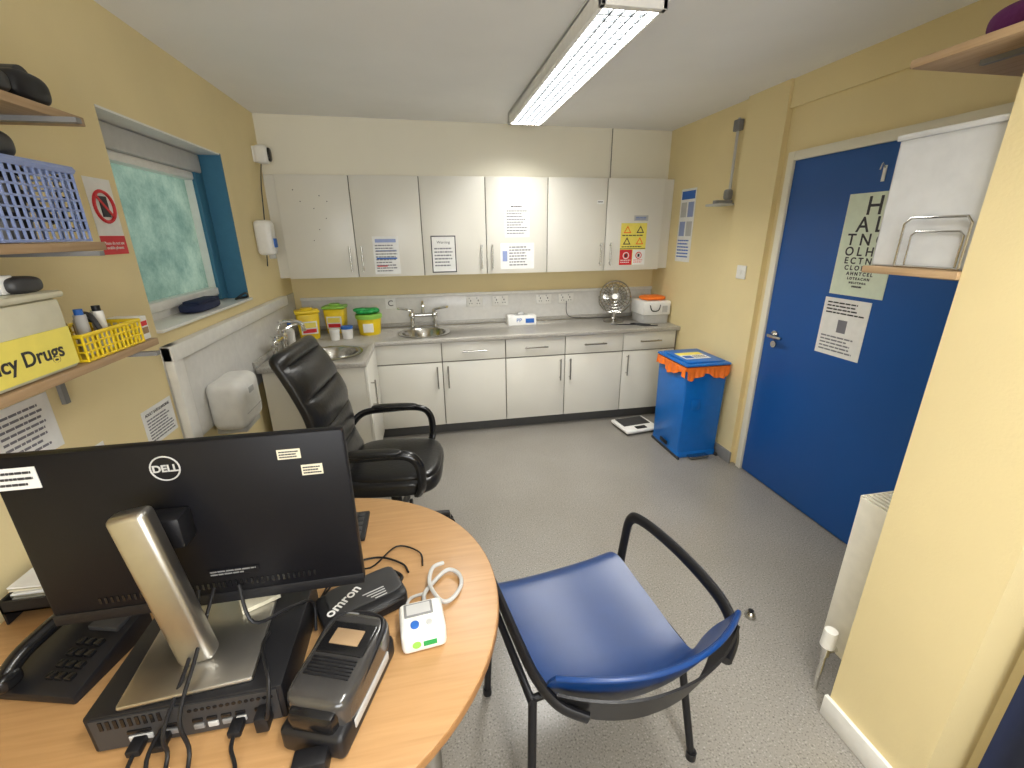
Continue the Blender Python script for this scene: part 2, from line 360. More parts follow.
l=bpy.data.lights.new("rear_fill",'AREA');l.shape='RECTANGLE';l.size=1.7;l.size_y=1.1;l.energy=50;l.color=(.97,.98,1)  # added fill lamp shining in through the invented rear opening
o=bpy.data.objects.new("rear_fill_light",l);sc.collection.objects.link(o);o.location=(.2,YF-.35,1.45);o.rotation_euler=(math.radians(96),0,0)
# ------------------------------------------------------------------ desk
b=B("office_desk")
cx,cy,R_=-.39,.98,.52
poly=[(-1.12,cy-R_),(cx,cy-R_)]+[(cx+R_*math.cos(t),cy+R_*math.sin(t)) for t in [math.radians(-90+180*i/40) for i in range(1,40)]]+[(cx,cy+R_),(-1.12,cy+R_)]
b.prism(poly,.705,.73,WOODT,.002)
b.tube([(x,y,.7175) for x,y in poly[1:-1]],.0118,WEDGE,n=6,smooth=False,sx=.3)
for x,y in((-.07,.72),(-.09,1.26),(-1.05,.54),(-1.05,1.42)):
    b.cyl((x,y,.0),(x,y,.705),.027,ALU);b.cyl((x,y,0),(x,y,.02),.033,BLK);b.cyl((x,y,.695),(x,y,.705),.045,ALU)
b.box(-1.03,-.09,1.25,1.27,.60,.70,DGREY)
b.done()
b=B("desktop_computer")
b.box(-.675,-.335,.70,.99,.732,.82,BLK,.004)
b.box(-.665,-.345,.697,.70,.738,.814,DGREY)
for i in range(9): b.box(-.65+.012*i,-.644+.012*i,.695,.698,.79,.81,BLKG)
for i,(x,wd) in enumerate([(-.50,.018),(-.475,.018),(-.45,.018),(-.425,.018),(-.39,.03),(-.61,.04),(-.55,.03)]):
    b.box(x,x+wd,.694,.698,.752,.764,LGREY if i%2 else MGREY,.001)
    b.box(x,x+wd,.694,.698,.77,.778,BLKG,.001)
for i in range(14): b.cyl((-.50+.011*i,.6955,.80),(-.50+.011*i,.698,.80),.004,BLKG,n=6)
b.done()
b=B("computer_monitor")
T=M.Translation((-.505,.84,.8205))@M.Rotation(math.radians(4),4,'Z')
b.box(-.125,.105,-.13,.13,.0,.012,ALU,.005,mx=T)
b.box(-.034,.034,-.075,-.035,.010,.360,ALU,.012,mx=M.Translation((-.508,.84,.8205))@M.Rotation(math.radians(-9),4,'Y')@M.Rotation(math.radians(-3),4,'X'),seg=3)
b.box(-.822,-.194,.888,.915,.874,1.27,MONB,.007)
b.box(-.60,-.51,.838,.89,1.06,1.13,BLK,.008)
b.box(-.81,-.21,.9152,.916,.88,1.255,BLKG)
b.box(-.822,-.194,.886,.889,.874,.90,BLK,.001)
for i in range(40): b.box(-.73+.011*i,-.725+.011*i,.8865,.889,.915,.93,BLKG)
F=fr((-.535,.888,1.218),*BW)
b.tube([(.026*math.cos(t),.026*math.sin(t),.001) for t in [2*math.pi*i/28 for i in range(28)]],.0016,LGREY,closed=True,smooth=False,n=6,mx=F)
b.text("DELL",.021,LGREY,F@M.Translation((0,-.001,.0005)),bold=.0006)
for x,z,w,h,m in((-.785,1.225,.075,.045,PAPER),(-.305,1.225,.045,.022,CREAMP),(-.265,1.185,.042,.024,CREAMP)):
    sheet("",(x,.888,z),BW,w,h,[('l',.08,.1,.95,.9,3,INK)],m,b)
sheet("",(-.46,.888,.955),BW,.10,.018,[('l',.02,.1,.95,.9,2,MGREY)],MONB,b)
b.done()
b=B("computer_cables")
for pts in ([(-.53,.87,.93),(-.52,.78,.86),(-.53,.67,.80),(-.53,.655,.745),(-.51,.56,.737),(-.50,.47,.735)],
            [(-.50,.87,.93),(-.50,.76,.87),(-.50,.67,.82),(-.49,.65,.75),(-.47,.55,.737),(-.46,.47,.735)],
            [(-.42,.69,.755),(-.42,.65,.75),(-.40,.60,.737),(-.42,.50,.736)],
            [(-.59,.69,.755),(-.59,.65,.75),(-.58,.58,.738),(-.60,.48,.736)],
            [(-.37,.69,.775),(-.35,.655,.80),(-.345,.68,.86),(-.38,.76,.86),(-.39,.82,.835)],
            [(-.55,.69,.775),(-.55,.64,.77),(-.53,.58,.738),(-.52,.47,.736)],
            [(-.45,.87,.93),(-.42,.83,.86),(-.36,.88,.84),(-.33,.93,.80),(-.325,.90,.74)]):
    b.tube(pts,.0038,BLK,n=7)
for x in(-.42,-.59,-.37,-.55): b.box(x-.012,x+.012,.665,.695,.748,.764 if x<-.38 else .785,BLK,.003)
b.tube([(-.33,1.02,.736),(-.28,1.12,.736),(-.2,1.14,.736),(-.13,1.10,.736),(-.11,1.06,.736)],.003,BLK,n=6)
b.tube([(-.34,1.0,.736),(-.30,1.12,.736),(-.22,1.10,.736),(-.15,1.18,.736),(-.08,1.14,.736),(-.07,1.08,.736)],.0025,BLK,n=6)
b.done()
b=B("keyboard");b.box(-.72,-.25,1.23,1.38,.732,.746,BLK,.004)
for j in range(5):
    for i in range(20): b.box(-.71+.0225*i,-.691+.0225*i,1.24+.026*j,1.262+.026*j,.746,.751,DGREY,.002)
b.done()
b=B("label_printer");T=M.Translation((-.230,.722,.731))@M.Rotation(math.radians(-20),4,'Z')@M.Scale(1.05,4);b.T=T
b.box(-.062,.062,-.11,.11,0,.055,BLK,.012,seg=3)
b.pillow((0,.01,.072),(.128,.20,.078),PRT,6)
b.box(-.045,.045,-.105,-.05,.045,.092,BLKG,.012)
b.box(-.05,.05,.0,.075,.103,.114,BLKG,.006);b.box(-.030,.030,.02,.055,.113,.1165,BROWN,.001)
for i in range(6): b.box(-.045,.045,-.045+.007*i,-.041+.007*i,.1085,.1135,BLK,.001)
b.box(.0625,.0655,-.07,.07,.03,.05,LGREY,.001);b.box(-.045,-.01,.09,.105,.07,.106,MGREY,.002)
b.tube([(-.058,-.04,.085),(-.058,.07,.104),(-.03,.105,.10),(.03,.105,.10),(.058,.07,.104),(.058,-.04,.085)],.006,BLK)
b.T=None
b.tube([(-.272,.605,.76),(-.285,.56,.75),(-.28,.51,.738),(-.28,.47,.737)],.005,BLK);b.tube([(-.25,.60,.76),(-.255,.55,.75),(-.25,.52,.738),(-.24,.475,.737)],.005,BLK)
b.box(-.295,-.235,.573,.607,.733,.772,BLK,.005)
b.done()
b=B("blood_pressure_monitor");b.T=M.Translation((-.068,.845,.731))@M.Rotation(math.radians(6),4,'Z')
b.box(-.052,.052,-.05,.05,0,.062,WHITE,.013,seg=3)
b.box(-.040,.028,-.002,.038,.061,.0645,MGREY,.002);b.box(-.034,.022,.003,.033,.064,.0652,LGREY)
b.cyl((-.018,-.028,.061),(-.018,-.028,.067),.010,BLUEI);b.cyl((.015,-.028,.061),(.015,-.028,.066),.007,LGREY)
b.box(-.03,.03,-.0525,-.0495,.015,.045,PAPER,.001);b.cyl((-.018,-.0535,.03),(-.018,-.05,.03),.010,LIME);b.box(-.003,.028,-.0535,-.05,.022,.036,GREEN)
b.T=None
b.tube([(-.058,.888,.765),(-.065,.95,.75),(-.04,1.00,.742),(-.0,1.04,.742),(.03,1.02,.742),(.035,.98,.742),(.015,.94,.742),(-.01,.925,.742),(-.03,.94,.745),(-.05,.985,.755),(-.04,1.03,.765),(-.01,1.05,.76)],.0055,LGREY,n=8)
b.tube([(-.115,.875,.745),(-.118,.90,.737),(-.112,.93,.737),(-.10,.96,.737),(-.06,.97,.737)],.004,LGREY,n=8)
b.done()
b=B("blood_pressure_cuff");b.T=M.Translation((-.222,.958,.731))@M.Rotation(math.radians(24),4,'Z')
b.pillow((0,0,.022),(.21,.125,.044),BLK,8);b.pillow((.01,.01,.042),(.18,.10,.012),DGREY,8)
b.text("omron",.038,PAPER,M.Translation((-.045,.0,.0485))@M.Rotation(math.radians(30),4,'Z'),bold=.0007)
b.tube([(-.09,-.055,.03),(0,-.066,.035),(.09,-.055,.03)],.006,DGREY)
b.tube([(.06,.06,.02),(.10,.075,.012),(.12,.04,.01),(.105,.01,.02)],.005,BLK)
for k in range(4): b.box(.0+.008*k,.055,-.012-.009*k,-.009-.009*k,.0478,.0486,LGREY)
b.done()
b=B("desk_telephone");b.T=M.Translation((-.84,.93,.731))@M.Rotation(math.radians(-15),4,'Z')@M.Scale(.9,4)
b.prism([(-.11,0),(.11,0),(.11,.075),(-.11,.025)],-.10,.10,BLK,.006,mx=M.Rotation(math.pi/2,4,'Z')@M.Rotation(math.pi/2,4,'X'))
for j in range(4):
    for i in range(3): b.box(.0+.024*i,.018+.024*i,-.08+.026*j,-.062+.026*j,.033+.006*j,.043+.006*j,BLKG,.002)
b.box(-.0,.08,.035,.085,.06,.074,DGREY,.002)
b.tube([(-.07,-.10,.06),(-.07,-.05,.085),(-.07,.05,.095),(-.07,.10,.09)],.019,BLKG,n=12)
b.pillow((-.07,-.10,.055),(.05,.055,.045),BLKG,3);b.pillow((-.07,.10,.08),(.05,.055,.045),BLKG,3)
b.tube([(-.07,-.12,.045)]+[(-.10-.012*math.cos(i),-.13+.008*i*.3,.02+.008*math.sin(i)) for i in range(18)],.0025,BLK,n=5)
b.done()
b=B("letter_tray");b.box(-1.10,-.88,1.08,1.38,.765,.77,BLK) ;b.box(-1.10,-.88,1.08,1.085,.765,.80,BLK);b.box(-1.10,-1.095,1.08,1.38,.731,.80,BLK);b.box(-.885,-.88,1.08,1.38,.765,.80,BLK);b.box(-.885,-.88,1.08,1.09,.731,.80,BLK);b.box(-.885,-.88,1.37,1.38,.731,.80,BLK)
for k in range(8): b.box(-.10,.09,-.13,.12,.771+.006*k,.775+.006*k,PAPER if k%3 else CREAMP,mx=M.Translation((-.99,1.235,0))@M.Rotation(random.uniform(-.06,.06),4,'Z'))
b.done()
b=B("sticky_note_pad");b.box(-.04,.04,-.03,.03,.0,.010,CREAMP,mx=M.Translation((-.445,.93,.8335))@M.Rotation(.5,4,'Z'));b.done()
b=B("wrist_rest");b.pillow((-.60,1.12,.746),(.10,.06,.03),BLKG,3);b.done()
# ------------------------------------------------------------------ office chair
def office():
    b=B("office_chair");b.T=M.Translation((-.25,2.22,0))@M.Rotation(math.radians(-6),4,'Z')
    for i in range(5):
        a=2*math.pi*i/5+.3;c,s=math.cos(a),math.sin(a)
        b.tube([(0.03*c,.03*s,.11),(.16*c,.16*s,.10),(.29*c,.29*s,.075)],.02,BLK,n=8)
        b.cyl((.29*c,.29*s,.075),(.29*c,.29*s,.045),.010,STEEL,n=8)
        for k in(-1,1): b.cyl((.29*c-s*.012*k,.29*s+c*.012*k,.027),(.29*c-s*.028*k,.29*s+c*.028*k,.027),.027,BLK,n=16)
    b.cyl((0,0,.08),(0,0,.15),.035,BLK);b.cyl((0,0,.12),(0,0,.40),.022,STEEL);b.cyl((0,0,.12),(0,0,.27),.03,BLK)
    b.box(-.12,.12,-.10,.10,.38,.41,BLK,.01)
    b.pillow((0.0,0,.455),(.54,.52,.11),LEATH,4);b.pillow((.02,0,.495),(.49,.47,.07),LEATH,3.6)
    prof=[(-.215,.47),(-.26,.56),(-.275,.66),(-.285,.76),(-.30,.86),(-.335,.96),(-.38,1.06),(-.43,1.15)]
    def pt(v):
        k=v*(len(prof)-1);i=min(int(k),len(prof)-2);t=k-i
        p0=prof[max(i-1,0)];p1=prof[i];p2=prof[i+1];p3=prof[min(i+2,len(prof)-1)]
        return [.5*((2*p1[j])+(-p0[j]+p2[j])*t+(2*p0[j]-5*p1[j]+4*p2[j]-p3[j])*t*t+(-p0[j]+3*p1[j]-3*p2[j]+p3[j])*t**3) for j in(0,1)]
    t=bmesh.new();NV,NU=72,40;rings=[]
    for j in range(NV+1):
        v=j/NV;x,z=pt(v);x2,z2=pt(min(1,v+.01));x1,z1=pt(max(0,v-.01));tx,tz=x2-x1,z2-z1;L=math.hypot(tx,tz);nx,nz=tz/L,-tx/L
        e=min(1,max(0,(1-abs(2*v-1)))*7);edge=math.sqrt(max(0,1-(1-e)**2)) if e<1 else 1;edge=max(edge,.05)
        w=(.245+.025*math.sin(v*math.pi))*(.80+.20*edge)
        tuft=abs(math.sin(v*math.pi*4.5))**.4
        ring=[]
        for i in range(NU):
            a=2*math.pi*i/NU;ca,sa=math.cos(a),math.sin(a)
            yy=w*math.copysign(abs(ca)**.45,ca);dd=math.copysign(abs(sa)**.6,sa)
            th=(.028+.034*tuft*(1-abs(yy/w)**4)) if dd>0 else .04
            ring.append(t.verts.new((x+nx*dd*th*edge,yy,z+nz*dd*th*edge)))
        rings.append(ring)
    for j in range(NV):
        for i in range(NU): t.faces.new((rings[j][i],rings[j][(i+1)%NU],rings[j+1][(i+1)%NU],rings[j+1][i]))
    t.faces.new(rings[0][::-1]);t.faces.new(rings[-1]);bmesh.ops.recalc_face_normals(t,faces=t.faces);b.add(t,LEATH)
    b.tube([(-.1,0,.40),(-.25,0,.42),(-.31,0,.6)],.022,BLK,sx=2.5,up=(0,1,0))
    for s in(-1,1):
        b.tube([(.16,.24*s,.42),(.19,.29*s,.50),(.185,.30*s,.62),(.12,.30*s,.675),(-.05,.30*s,.675),(-.2,.29*s,.66),(-.27,.26*s,.60),(-.28,.24*s,.54)],.014,BLKG,n=10,sx=1.7)
        b.pillow((-.02,.30*s,.69),(.27,.055,.03),LEATH,3)
    b.done(60)
office()
# ------------------------------------------------------------------ blue chair
def bchair():
    b=B("blue_plastic_armchair");b.T=M.Translation((.425,1.08,0))@M.Rotation(math.radians(9),4,'Z')
    P=[(.225,.415,.225),(.215,.44,.24),(.165,.458,.25),(.05,.448,.25),(-.08,.442,.245),(-.18,.446,.235),(-.26,.465,.225),(-.32,.505,.22),(-.365,.56,.235),(-.40,.63,.265),(-.425,.69,.275),(-.44,.73,.262)]
    def f(u,v):
        k=v*(len(P)-1);i=min(int(k),len(P)-2);t=k-i
        q=[]
        for j in range(3):
            p0=P[max(i-1,0)][j];p1=P[i][j];p2=P[i+1][j];p3=P[min(i+2,len(P)-1)][j]
            q.append(.5*((2*p1)+(-p0+p2)*t+(2*p0-5*p1+4*p2-p3)*t*t+(-p0+3*p1-3*p2+p3)*t**3))
        y,z,w=q;s=u*2-1;x=s*w
        bk=max(0,min(1,(v-.5)/.3));bk=bk*bk*(3-2*bk)
        y+=bk*.085*abs(s)**2.2
        z+=(1-bk)*.02*abs(s)**3-.02*max(0,(v-.8)/.2)*abs(s)**4-.012*max(0,1-v/.2)*abs(s)**4
        return V((x,y,z))
    b.surf(f,28,60,.008,SEATB)
    b.tube([f(i/24,1) for i in range(25)],.007,SEATB,smooth=False)
    for s in(-1,1):
        b.tube([(.262*s,.17,.435),(.285*s,.17,0.012)],.0125,BLK,n=10,smooth=False);b.tube([(.25*s,-.19,.43),(.285*s,-.27,.012)],.0125,BLK,n=10,smooth=False)
        for x,y in((.285*s,.17),(.285*s,-.27)): b.cyl((x,y,0),(x,y,.03),.016,BLK)
        b.tube([(.255*s,.18,.43),(.255*s,-.2,.425)],.012,BLK,n=10,smooth=False)
        b.tube([(.262*s,.17,.42),(.285*s,.185,.52),(.293*s,.17,.63),(.297*s,.10,.668),(.30*s,-.06,.68),(.297*s,-.21,.672),(.287*s,-.30,.655),(.255*s,-.36,.63),(.20*s,-.395,.61)],.012,BLK,n=10,sx=1.7)
    b.tube([(-.255,.15,.425),(.255,.15,.425)],.011,BLK,smooth=False);b.tube([(-.25,-.19,.425),(.25,-.19,.425)],.011,BLK,smooth=False)
    b.surf(lambda u,v:V(((2*u-1)*(.235+.03*v),-.405-.045*v+.085*abs(2*u-1)**2.2,.545+.125*v)),24,4,.006,BLK)
    b.done(50)
bchair()
# ------------------------------------------------------------------ pedal bin + scales
b=B("pedal_bin");b.T=M.Translation((1.955,2.93,0))
b.box(-.165,.165,-.20,.20,.03,.70,BINB,.012,taper=.96,seg=3);b.box(-.16,.16,-.195,.195,.0,.05,BINB,.008)
def rimf(u,v):
    per=[(-.168,-.203),(.168,-.203),(.168,.203),(-.168,.203),(-.168,-.203)]
    k=u*4;i=min(int(k),3);t=k-i;x=per[i][0]*(1-t)+per[i+1][0]*t;y=per[i][1]*(1-t)+per[i+1][1]*t
    wv=.007*math.sin(u*97)+.005*math.sin(u*211+1)
    o_=(.008+wv*v+.006*v);nn=[(0,-1),(1,0),(0,1),(-1,0)][i]
    return V((x+nn[0]*o_,y+nn[1]*o_,.730-v*(.072+.020*math.sin(u*37+.6)+.006*math.sin(u*90))))
b.surf(rimf,260,6,.002,ORANGE)
b.box(-.172,.172,-.207,.207,.70,.730,ORANGE,.006)
b.box(-.18,.18,-.215,.215,.734,.752,BINB,.010,seg=3);b.box(-.15,.15,-.18,.18,.748,.765,BINB,.01)
sheet("",(-.02,-.02,.765),((1,0,0),(0,0,1)),.20,.17,[('r',.0,.6,1,1,YLAB),('r',.05,.1,.4,.5,BLUEI),('l',.45,.1,.95,.5,3,INK)],PAPER,b)
b.box(-.175,-.165,-.05,.05,.05,.08,BLK,.003);b.box(-.08,.08,-.245,-.19,.012,.028,STEEL,.006)
b.box(-.10,-.03,-.2045,-.199,.40,.48,BINB,.002)
for x in(-.16,.16): b.box(x-.008,x+.008,-.22,.2,.0,.02,DGREY,.004)
b.box(-.1,.1,.2,.235,.5,.73,BINB,.004)
b.done()
b=B("bathroom_scales");b.T=M.Translation((1.73,3.33,0))@M.Rotation(.12,4,'Z')
for x in(-.12,.12):
    for y in(-.1,.1): b.cyl((x,y,0),(x,y,.02),.015,BLK)
b.box(-.16,.16,-.14,.14,.018,.048,WHITE,.012,seg=3);b.box(-.13,.13,-.04,.12,.047,.053,DGREY,.004);b.box(-.05,.05,-.12,-.07,.047,.054,BLKG,.004);b.done()
b=B("door_stop");b.lathe([(.0,.0),(.022,0),(.024,.006),(.02,.02),(.012,.03),(0,.032)],STEEL,M.Translation((1.33,1.32,0)),20);b.lathe([(.011,.028),(.012,.036),(0,.038)],BLK,M.Translation((1.33,1.32,0)),16);b.done()
# ------------------------------------------------------------------ radiator
b=B("radiator")
RX=1.385
b.box(RX+.005,2.02,.93,.945,.16,.80,RADW,.005);b.box(RX+.005,2.02,1.02,1.035,.16,.80,RADW,.005)
for i in range(19): b.box(RX+.015+.032*i,RX+.032+.032*i,1.033,1.043,.19,.77,RADW,.004)
b.box(RX,RX+.008,.925,1.04,.17,.80,RADW,.003);b.box(2.015,2.025,.925,1.04,.17,.80,RADW,.003)
b.box(RX,2.025,.925,.93,.79,.806,RADW);b.box(RX,2.025,1.035,1.04,.79,.806,RADW)
for i in range(30): b.box(RX+.01+.02*i,RX+.018+.02*i,.93,1.035,.80,.805,RADW)
b.cyl((RX+.01,.98,.19),(1.345,.98,.19),.012,CHROME);b.cyl((1.345,.98,.0),(1.345,.98,.17),.008,CHROME);b.cyl((1.345,.98,.17),(1.345,.98,.215),.014,CHROME)
b.cyl((1.345,.98,.215),(1.345,.98,.285),.024,WHITE,r2=.021)
for z in(.3,.7): b.box(1.6,1.63,.891,.932,z,z+.05,RADW)
b.done()
# ------------------------------------------------------------------ partition shelves
for z in(1.53,2.05):
    b=B("wooden_wall_shelf");b.box(1.29,1.95,.891,1.145,z,z+.02,WOODS,.002);b.box(1.4,1.415,.891,1.06,z-.012,z,MGREY);b.box(1.4,1.415,.891,.903,z-.14,z,MGREY);b.done()
b=B("leaflet_box")
b.box(1.315,1.66,.895,1.14,1.552,1.556,MILKY);b.box(1.315,1.319,.895,1.14,1.552,1.88,MILKY);b.box(1.315,1.66,1.136,1.14,1.552,1.88,MILKY);b.box(1.656,1.66,.895,1.14,1.552,1.88,MILKY);b.box(1.305,1.67,.893,1.145,1.88,1.895,MILKY,.003)
for k in range(10): b.box(1.335,1.64,.91+.021*k,.921+.021*k,1.557,1.78+.08*random.random(),PAPER if k%3 else LGREY)
b.done()
b=B("wire_file_rack")
b.tube([(1.300,.90,1.556),(1.300,.90,1.665),(1.300,.912,1.68),(1.300,1.045,1.68),(1.300,1.06,1.665),(1.300,1.06,1.556)],.0035,STEEL,smooth=False)
b.tube([(1.308,.915,1.556),(1.308,.915,1.635),(1.308,.925,1.645),(1.308,1.03,1.645),(1.308,1.04,1.635),(1.308,1.04,1.556)],.0025,STEEL,smooth=False)
b.tube([(1.300,.90,1.555),(1.300,1.06,1.555)],.0035,STEEL);b.done()
b=B("purple_bag");b.pillow((1.47,1.0,2.115),(.20,.16,.09),PURP,2.6);b.tube([(1.40,1.0,2.14),(1.42,1.0,2.22),(1.46,1.0,2.23),(1.5,1.0,2.14)],.006,PURP);b.done()
# ------------------------------------------------------------------ left shelves & contents
SX=-.885
for z,y1,y0 in((1.318,1.62,.35),(1.62,1.50,.35),(1.94,1.56,.35)):
    b=B("wooden_wall_shelf");b.box(XL+.001,SX,y0,y1,z,z+.022,WOODS,.002)
    for y in (y1-.12,y0+.2): b.box(XL+.001,SX+.05,y,y+.02,z-.012,z,MGREY);b.box(XL+.001,XL+.013,y,y+.02,z-.15,z,MGREY)
    b.done()
Z3,Z2,Z1=1.341,1.643,1.963
def basket(name,x0,x1,y0,y1,z0,z1,m,nz=5,st=.022,rim=.006):
    b=B(name);b.box(x0,x1,y0,y1,z0,z0+.004,m)
    for k in range(nz+1):
        z=z0+.004+(z1-z0)*k/nz
        b.tube([(x0,y0,z),(x1,y0,z),(x1,y1,z),(x0,y1,z)],.003 if k<nz else rim,m,closed=True,smooth=False,n=6)
    k=int((y1-y0)/st)
    for i in range(k+1):
        y=y0+(y1-y0)*i/k
        for x in(x0,x1): b.box(x-.002,x+.002,y-.0025,y+.0025,z0,z1,m)
    k=int((x1-x0)/st)
    for i in range(k+1):
        x=x0+(x1-x0)*i/k
        for y in(y0,y1): b.box(x-.0025,x+.0025,y-.002,y+.002,z0,z1,m)
    return b
b=basket("lilac_plastic_basket",-1.10,-.89,1.06,1.455,Z2+.001,1.815,LILAC,7,.020,.010)
for k in range(8): b.box(-1.08,-.98,1.10+.04*k,1.125+.04*k,Z2+.008,1.79+.04*random.random(),[PAPER,LGREY,MGREY,BLK][k%4])
b.tube([(-.95,1.1,1.79),(-1.0,1.2,1.86),(-.95,1.3,1.83),(-1.02,1.4,1.86),(-.98,1.44,1.80)],.012,BLK)
b.tube([(-.93,1.15,1.70),(-.97,1.2,1.74),(-.93,1.3,1.70),(-.98,1.4,1.76),(-.94,1.42,1.69)],.010,BLK)
b.pillow((-.98,1.3,1.86),(.12,.16,.07),DGREY,3)
b.done()
b=basket("yellow_plastic_basket",-1.04,-.89,1.31,1.555,Z3+.001,Z3+.065,YEL,3,.018)
for i in range(8):
    x,y=-1.0+.035*(i%3),1.34+.023*i
    b.cyl((x,y,Z3+.006),(x,y,Z3+.075+.02*(i%3)),.014,[WHITE,BROWN,LGREY,PAPER,CREAMP,WHITE,BROWN,LGREY][i],n=14);b.cyl((x,y,Z3+.075+.02*(i%3)),(x,y,Z3+.09+.02*(i%3)),.010,[LGREY,WHITE,BLUEI,RED,LGREY,BLK,WHITE,GREEN][i],n=14)
b.tube([(-.9,1.40,Z3+.07),(-.93,1.42,Z3+.11),(-.98,1.45,Z3+.10),(-.95,1.5,Z3+.075)],.007,DGREY)
b.done()
b=B("emergency_drugs_box")
b.box(-1.07,-.888,.86,1.28,Z3+.001,Z3+.175,FROSTP,.012);b.box(-1.08,-.880,.85,1.29,Z3+.175,Z3+.192,FROSTP,.008)
b.box(-.887,-.884,.865,1.27,Z3+.012,Z3+.105,YLAB)
b.text("Emergency Drugs",.048,INK,fr((-.8835,1.062,Z3+.055),*LW),bold=.0008)
for k in range(6): b.box(-1.04+.01*k,-.92,.90+.055*k,.94+.055*k,Z3+.193,Z3+.21+.03*random.random(),[PAPER,CREAMP,LGREY,WHITE,GREEN,PAPER][k],.003)
b.pillow((-.93,1.23,Z3+.21),(.07,.09,.04),DGREY,3)
b.done()
b=B("storage_carton");b.box(-1.10,-.96,1.22,1.40,Z1+.001,2.13,CREAMP,.003);b.box(-1.02,-.99,1.219,1.401,2.13,2.132,BROWN);b.done()
b=B("tape_dispenser");b.pillow((-.93,1.44,Z1+.035),(.07,.12,.07),BLK,3);b.cyl((-.95,1.43,Z1+.05),(-.915,1.43,Z1+.05),.03,DGREY);b.done()
b=B("eyeglass_case");b.pillow((-.93,1.33,Z1+.027),(.07,.09,.05),DGREY,3);b.done()
b=B("medicine_carton");b.box(-.99,-.90,1.575,1.615,Z3+.001,1.415,PAPER,.002);b.box(-.9,-.8995,1.58,1.61,1.36,1.38,BROWN);b.box(-.9005,-.8995,1.58,1.61,1.385,1.40,RED);b.done()
b=B("coiled_telephone_cord");b.tube([(-.93+.02*math.cos(i*1.1),1.478+.006*math.cos(i),1.675+.0045*i+.02*math.sin(i*1.1)) for i in range(34)],.006,BLK,n=6,seg=3);b.done()
# wall things (left)
sheet("no_phones_sign",(XL,1.96,1.725),LW,.14,.26,[('r',0,0,1,.25,RED),('t',.5,.12,.016,"Please do not use\nmobile phones",PAPER)],PAPER)
b=B("no_phones_symbol");F=fr((XL+.003,1.96,1.76),*LW)
b.tube([(.052*math.cos(t),.052*math.sin(t),.001) for t in [2*math.pi*i/30 for i in range(30)]],.006,RED,closed=True,smooth=False,mx=F,n=6)
b.box(-.02,.02,-.035,.035,0,.003,INK,mx=F);b.box(-.05,.05,-.005,.005,.003,.005,RED,mx=F@M.Rotation(-.78,4,'Z'));b.done()
sheet("wall_notice",(XL,1.93,.93),LW,.21,.15,[('t',.5,.85,.016,"ADULT SAFEGUARDING",INK),('l',.1,.08,.92,.75,8,INKG)])
sheet("wall_notice",(XL,1.36,1.14),LW,.20,.17,[('l',.1,.1,.9,.9,8,INKG)])
sheet("wall_notice",(XL,1.5,.86),LW,.21,.27,[('l',.1,.1,.9,.6,8,INKG),('r',.1,.65,.9,.92,LGREY)])
b=B("swing_top_bin");b.T=M.Translation((-.96,1.82,0));b.lathe([(0,0),(.11,0),(.14,.68),(.145,.70),(.143,.76),(.11,.82),(.05,.845),(0,.85)],WHITE);b.box(-.07,.07,-.06,.06,.82,.846,LGREY,.01);b.done()
b=B("paper_towel_dispenser")
b.box(XL+.013,-.95,2.27,2.55,.71,.97,WHITE,.05,seg=6);b.box(XL+.02,-.97,2.31,2.51,.69,.73,LGREY,.004);b.box(-.9505,-.947,2.38,2.44,.88,.91,LGREY,.001);b.box(-.9505,-.948,2.31,2.51,.79,.793,LGREY);b.done()
b=B("soap_dispenser");b.box(XL+.001,-1.02,3.42,3.54,1.53,1.76,WHITE,.03,seg=4);b.box(-1.03,-1.012,3.45,3.51,1.58,1.64,BLUEI,.004);b.box(-1.07,-1.03,3.465,3.495,1.505,1.54,LGREY,.004);b.done()
b=B("wall_speaker");b.pillow((-1.075,3.72,2.20),(.09,.09,.12),WHITE,4);b.pillow((-1.03,3.72,2.20),(.03,.06,.09),BLKG,3);b.box(XL+.001,-1.10,3.69,3.75,2.15,2.25,WHITE)
b.tube([(-1.09,3.72,2.15),(-1.11,3.70,2.0),(-1.115,3.66,1.8),(-1.118,3.6,1.6),(-1.118,3.55,1.45)],.004,DGREY);b.done()
b=B("telephone_on_sill");b.pillow((-1.19,2.62,1.31),(.11,.30,.05),NAVY,4);b.box(-1.22,-1.14,2.50,2.74,1.325,1.345,NAVY,.008);b.done()
b=B("reading_glasses");b.tube([(-1.15,2.98,1.295),(-1.10,3.0,1.325),(-1.12,3.08,1.295),(-1.16,3.05,1.29)],.006,BLK,closed=True);b.done()
# right wall things
sheet("wall_poster",(XR,3.60,1.70),RW,.22,.58,[('r',.06,.86,.94,.97,BLUEI),('r',.08,.62,.45,.82,LGREY),('r',.55,.62,.92,.82,LILAC),('r',.08,.36,.45,.56,LILAC),('r',.55,.36,.92,.56,LGREY),('l',.08,.05,.92,.32,6,BLUEI)],PAPER)
b=B("blind_pull_bracket");b.cyl((XR-.02,3.05,1.86),(XR-.02,3.05,2.38),.009,LGREY);b.box(XR-.04,XR-.001,3.02,3.08,2.3,2.37,MGREY,.005);b.box(XR-.13,XR-.001,3.03,3.07,1.84,1.862,MGREY,.003);b.pillow((XR-.03,3.05,1.90),(.05,.05,.07),MGREY,4);b.box(XR-.14,XR-.02,2.98,3.14,1.825,1.84,LGREY,.003);b.done()
b=B("light_switch");b.box(XR-.045,XR-.036,2.73,2.82,1.34,1.43,WHITE,.003);b.box(XR-.049,XR-.044,2.765,2.78,1.37,1.40,WHITE,.002);b.done()
b=B("eye_test_chart");F=fr((XR-.005,1.935,1.575),*RW)
w,h=.30,.50
b.box(-w/2,w/2,-h/2,h/2,.0005,.003,CHART,mx=F)
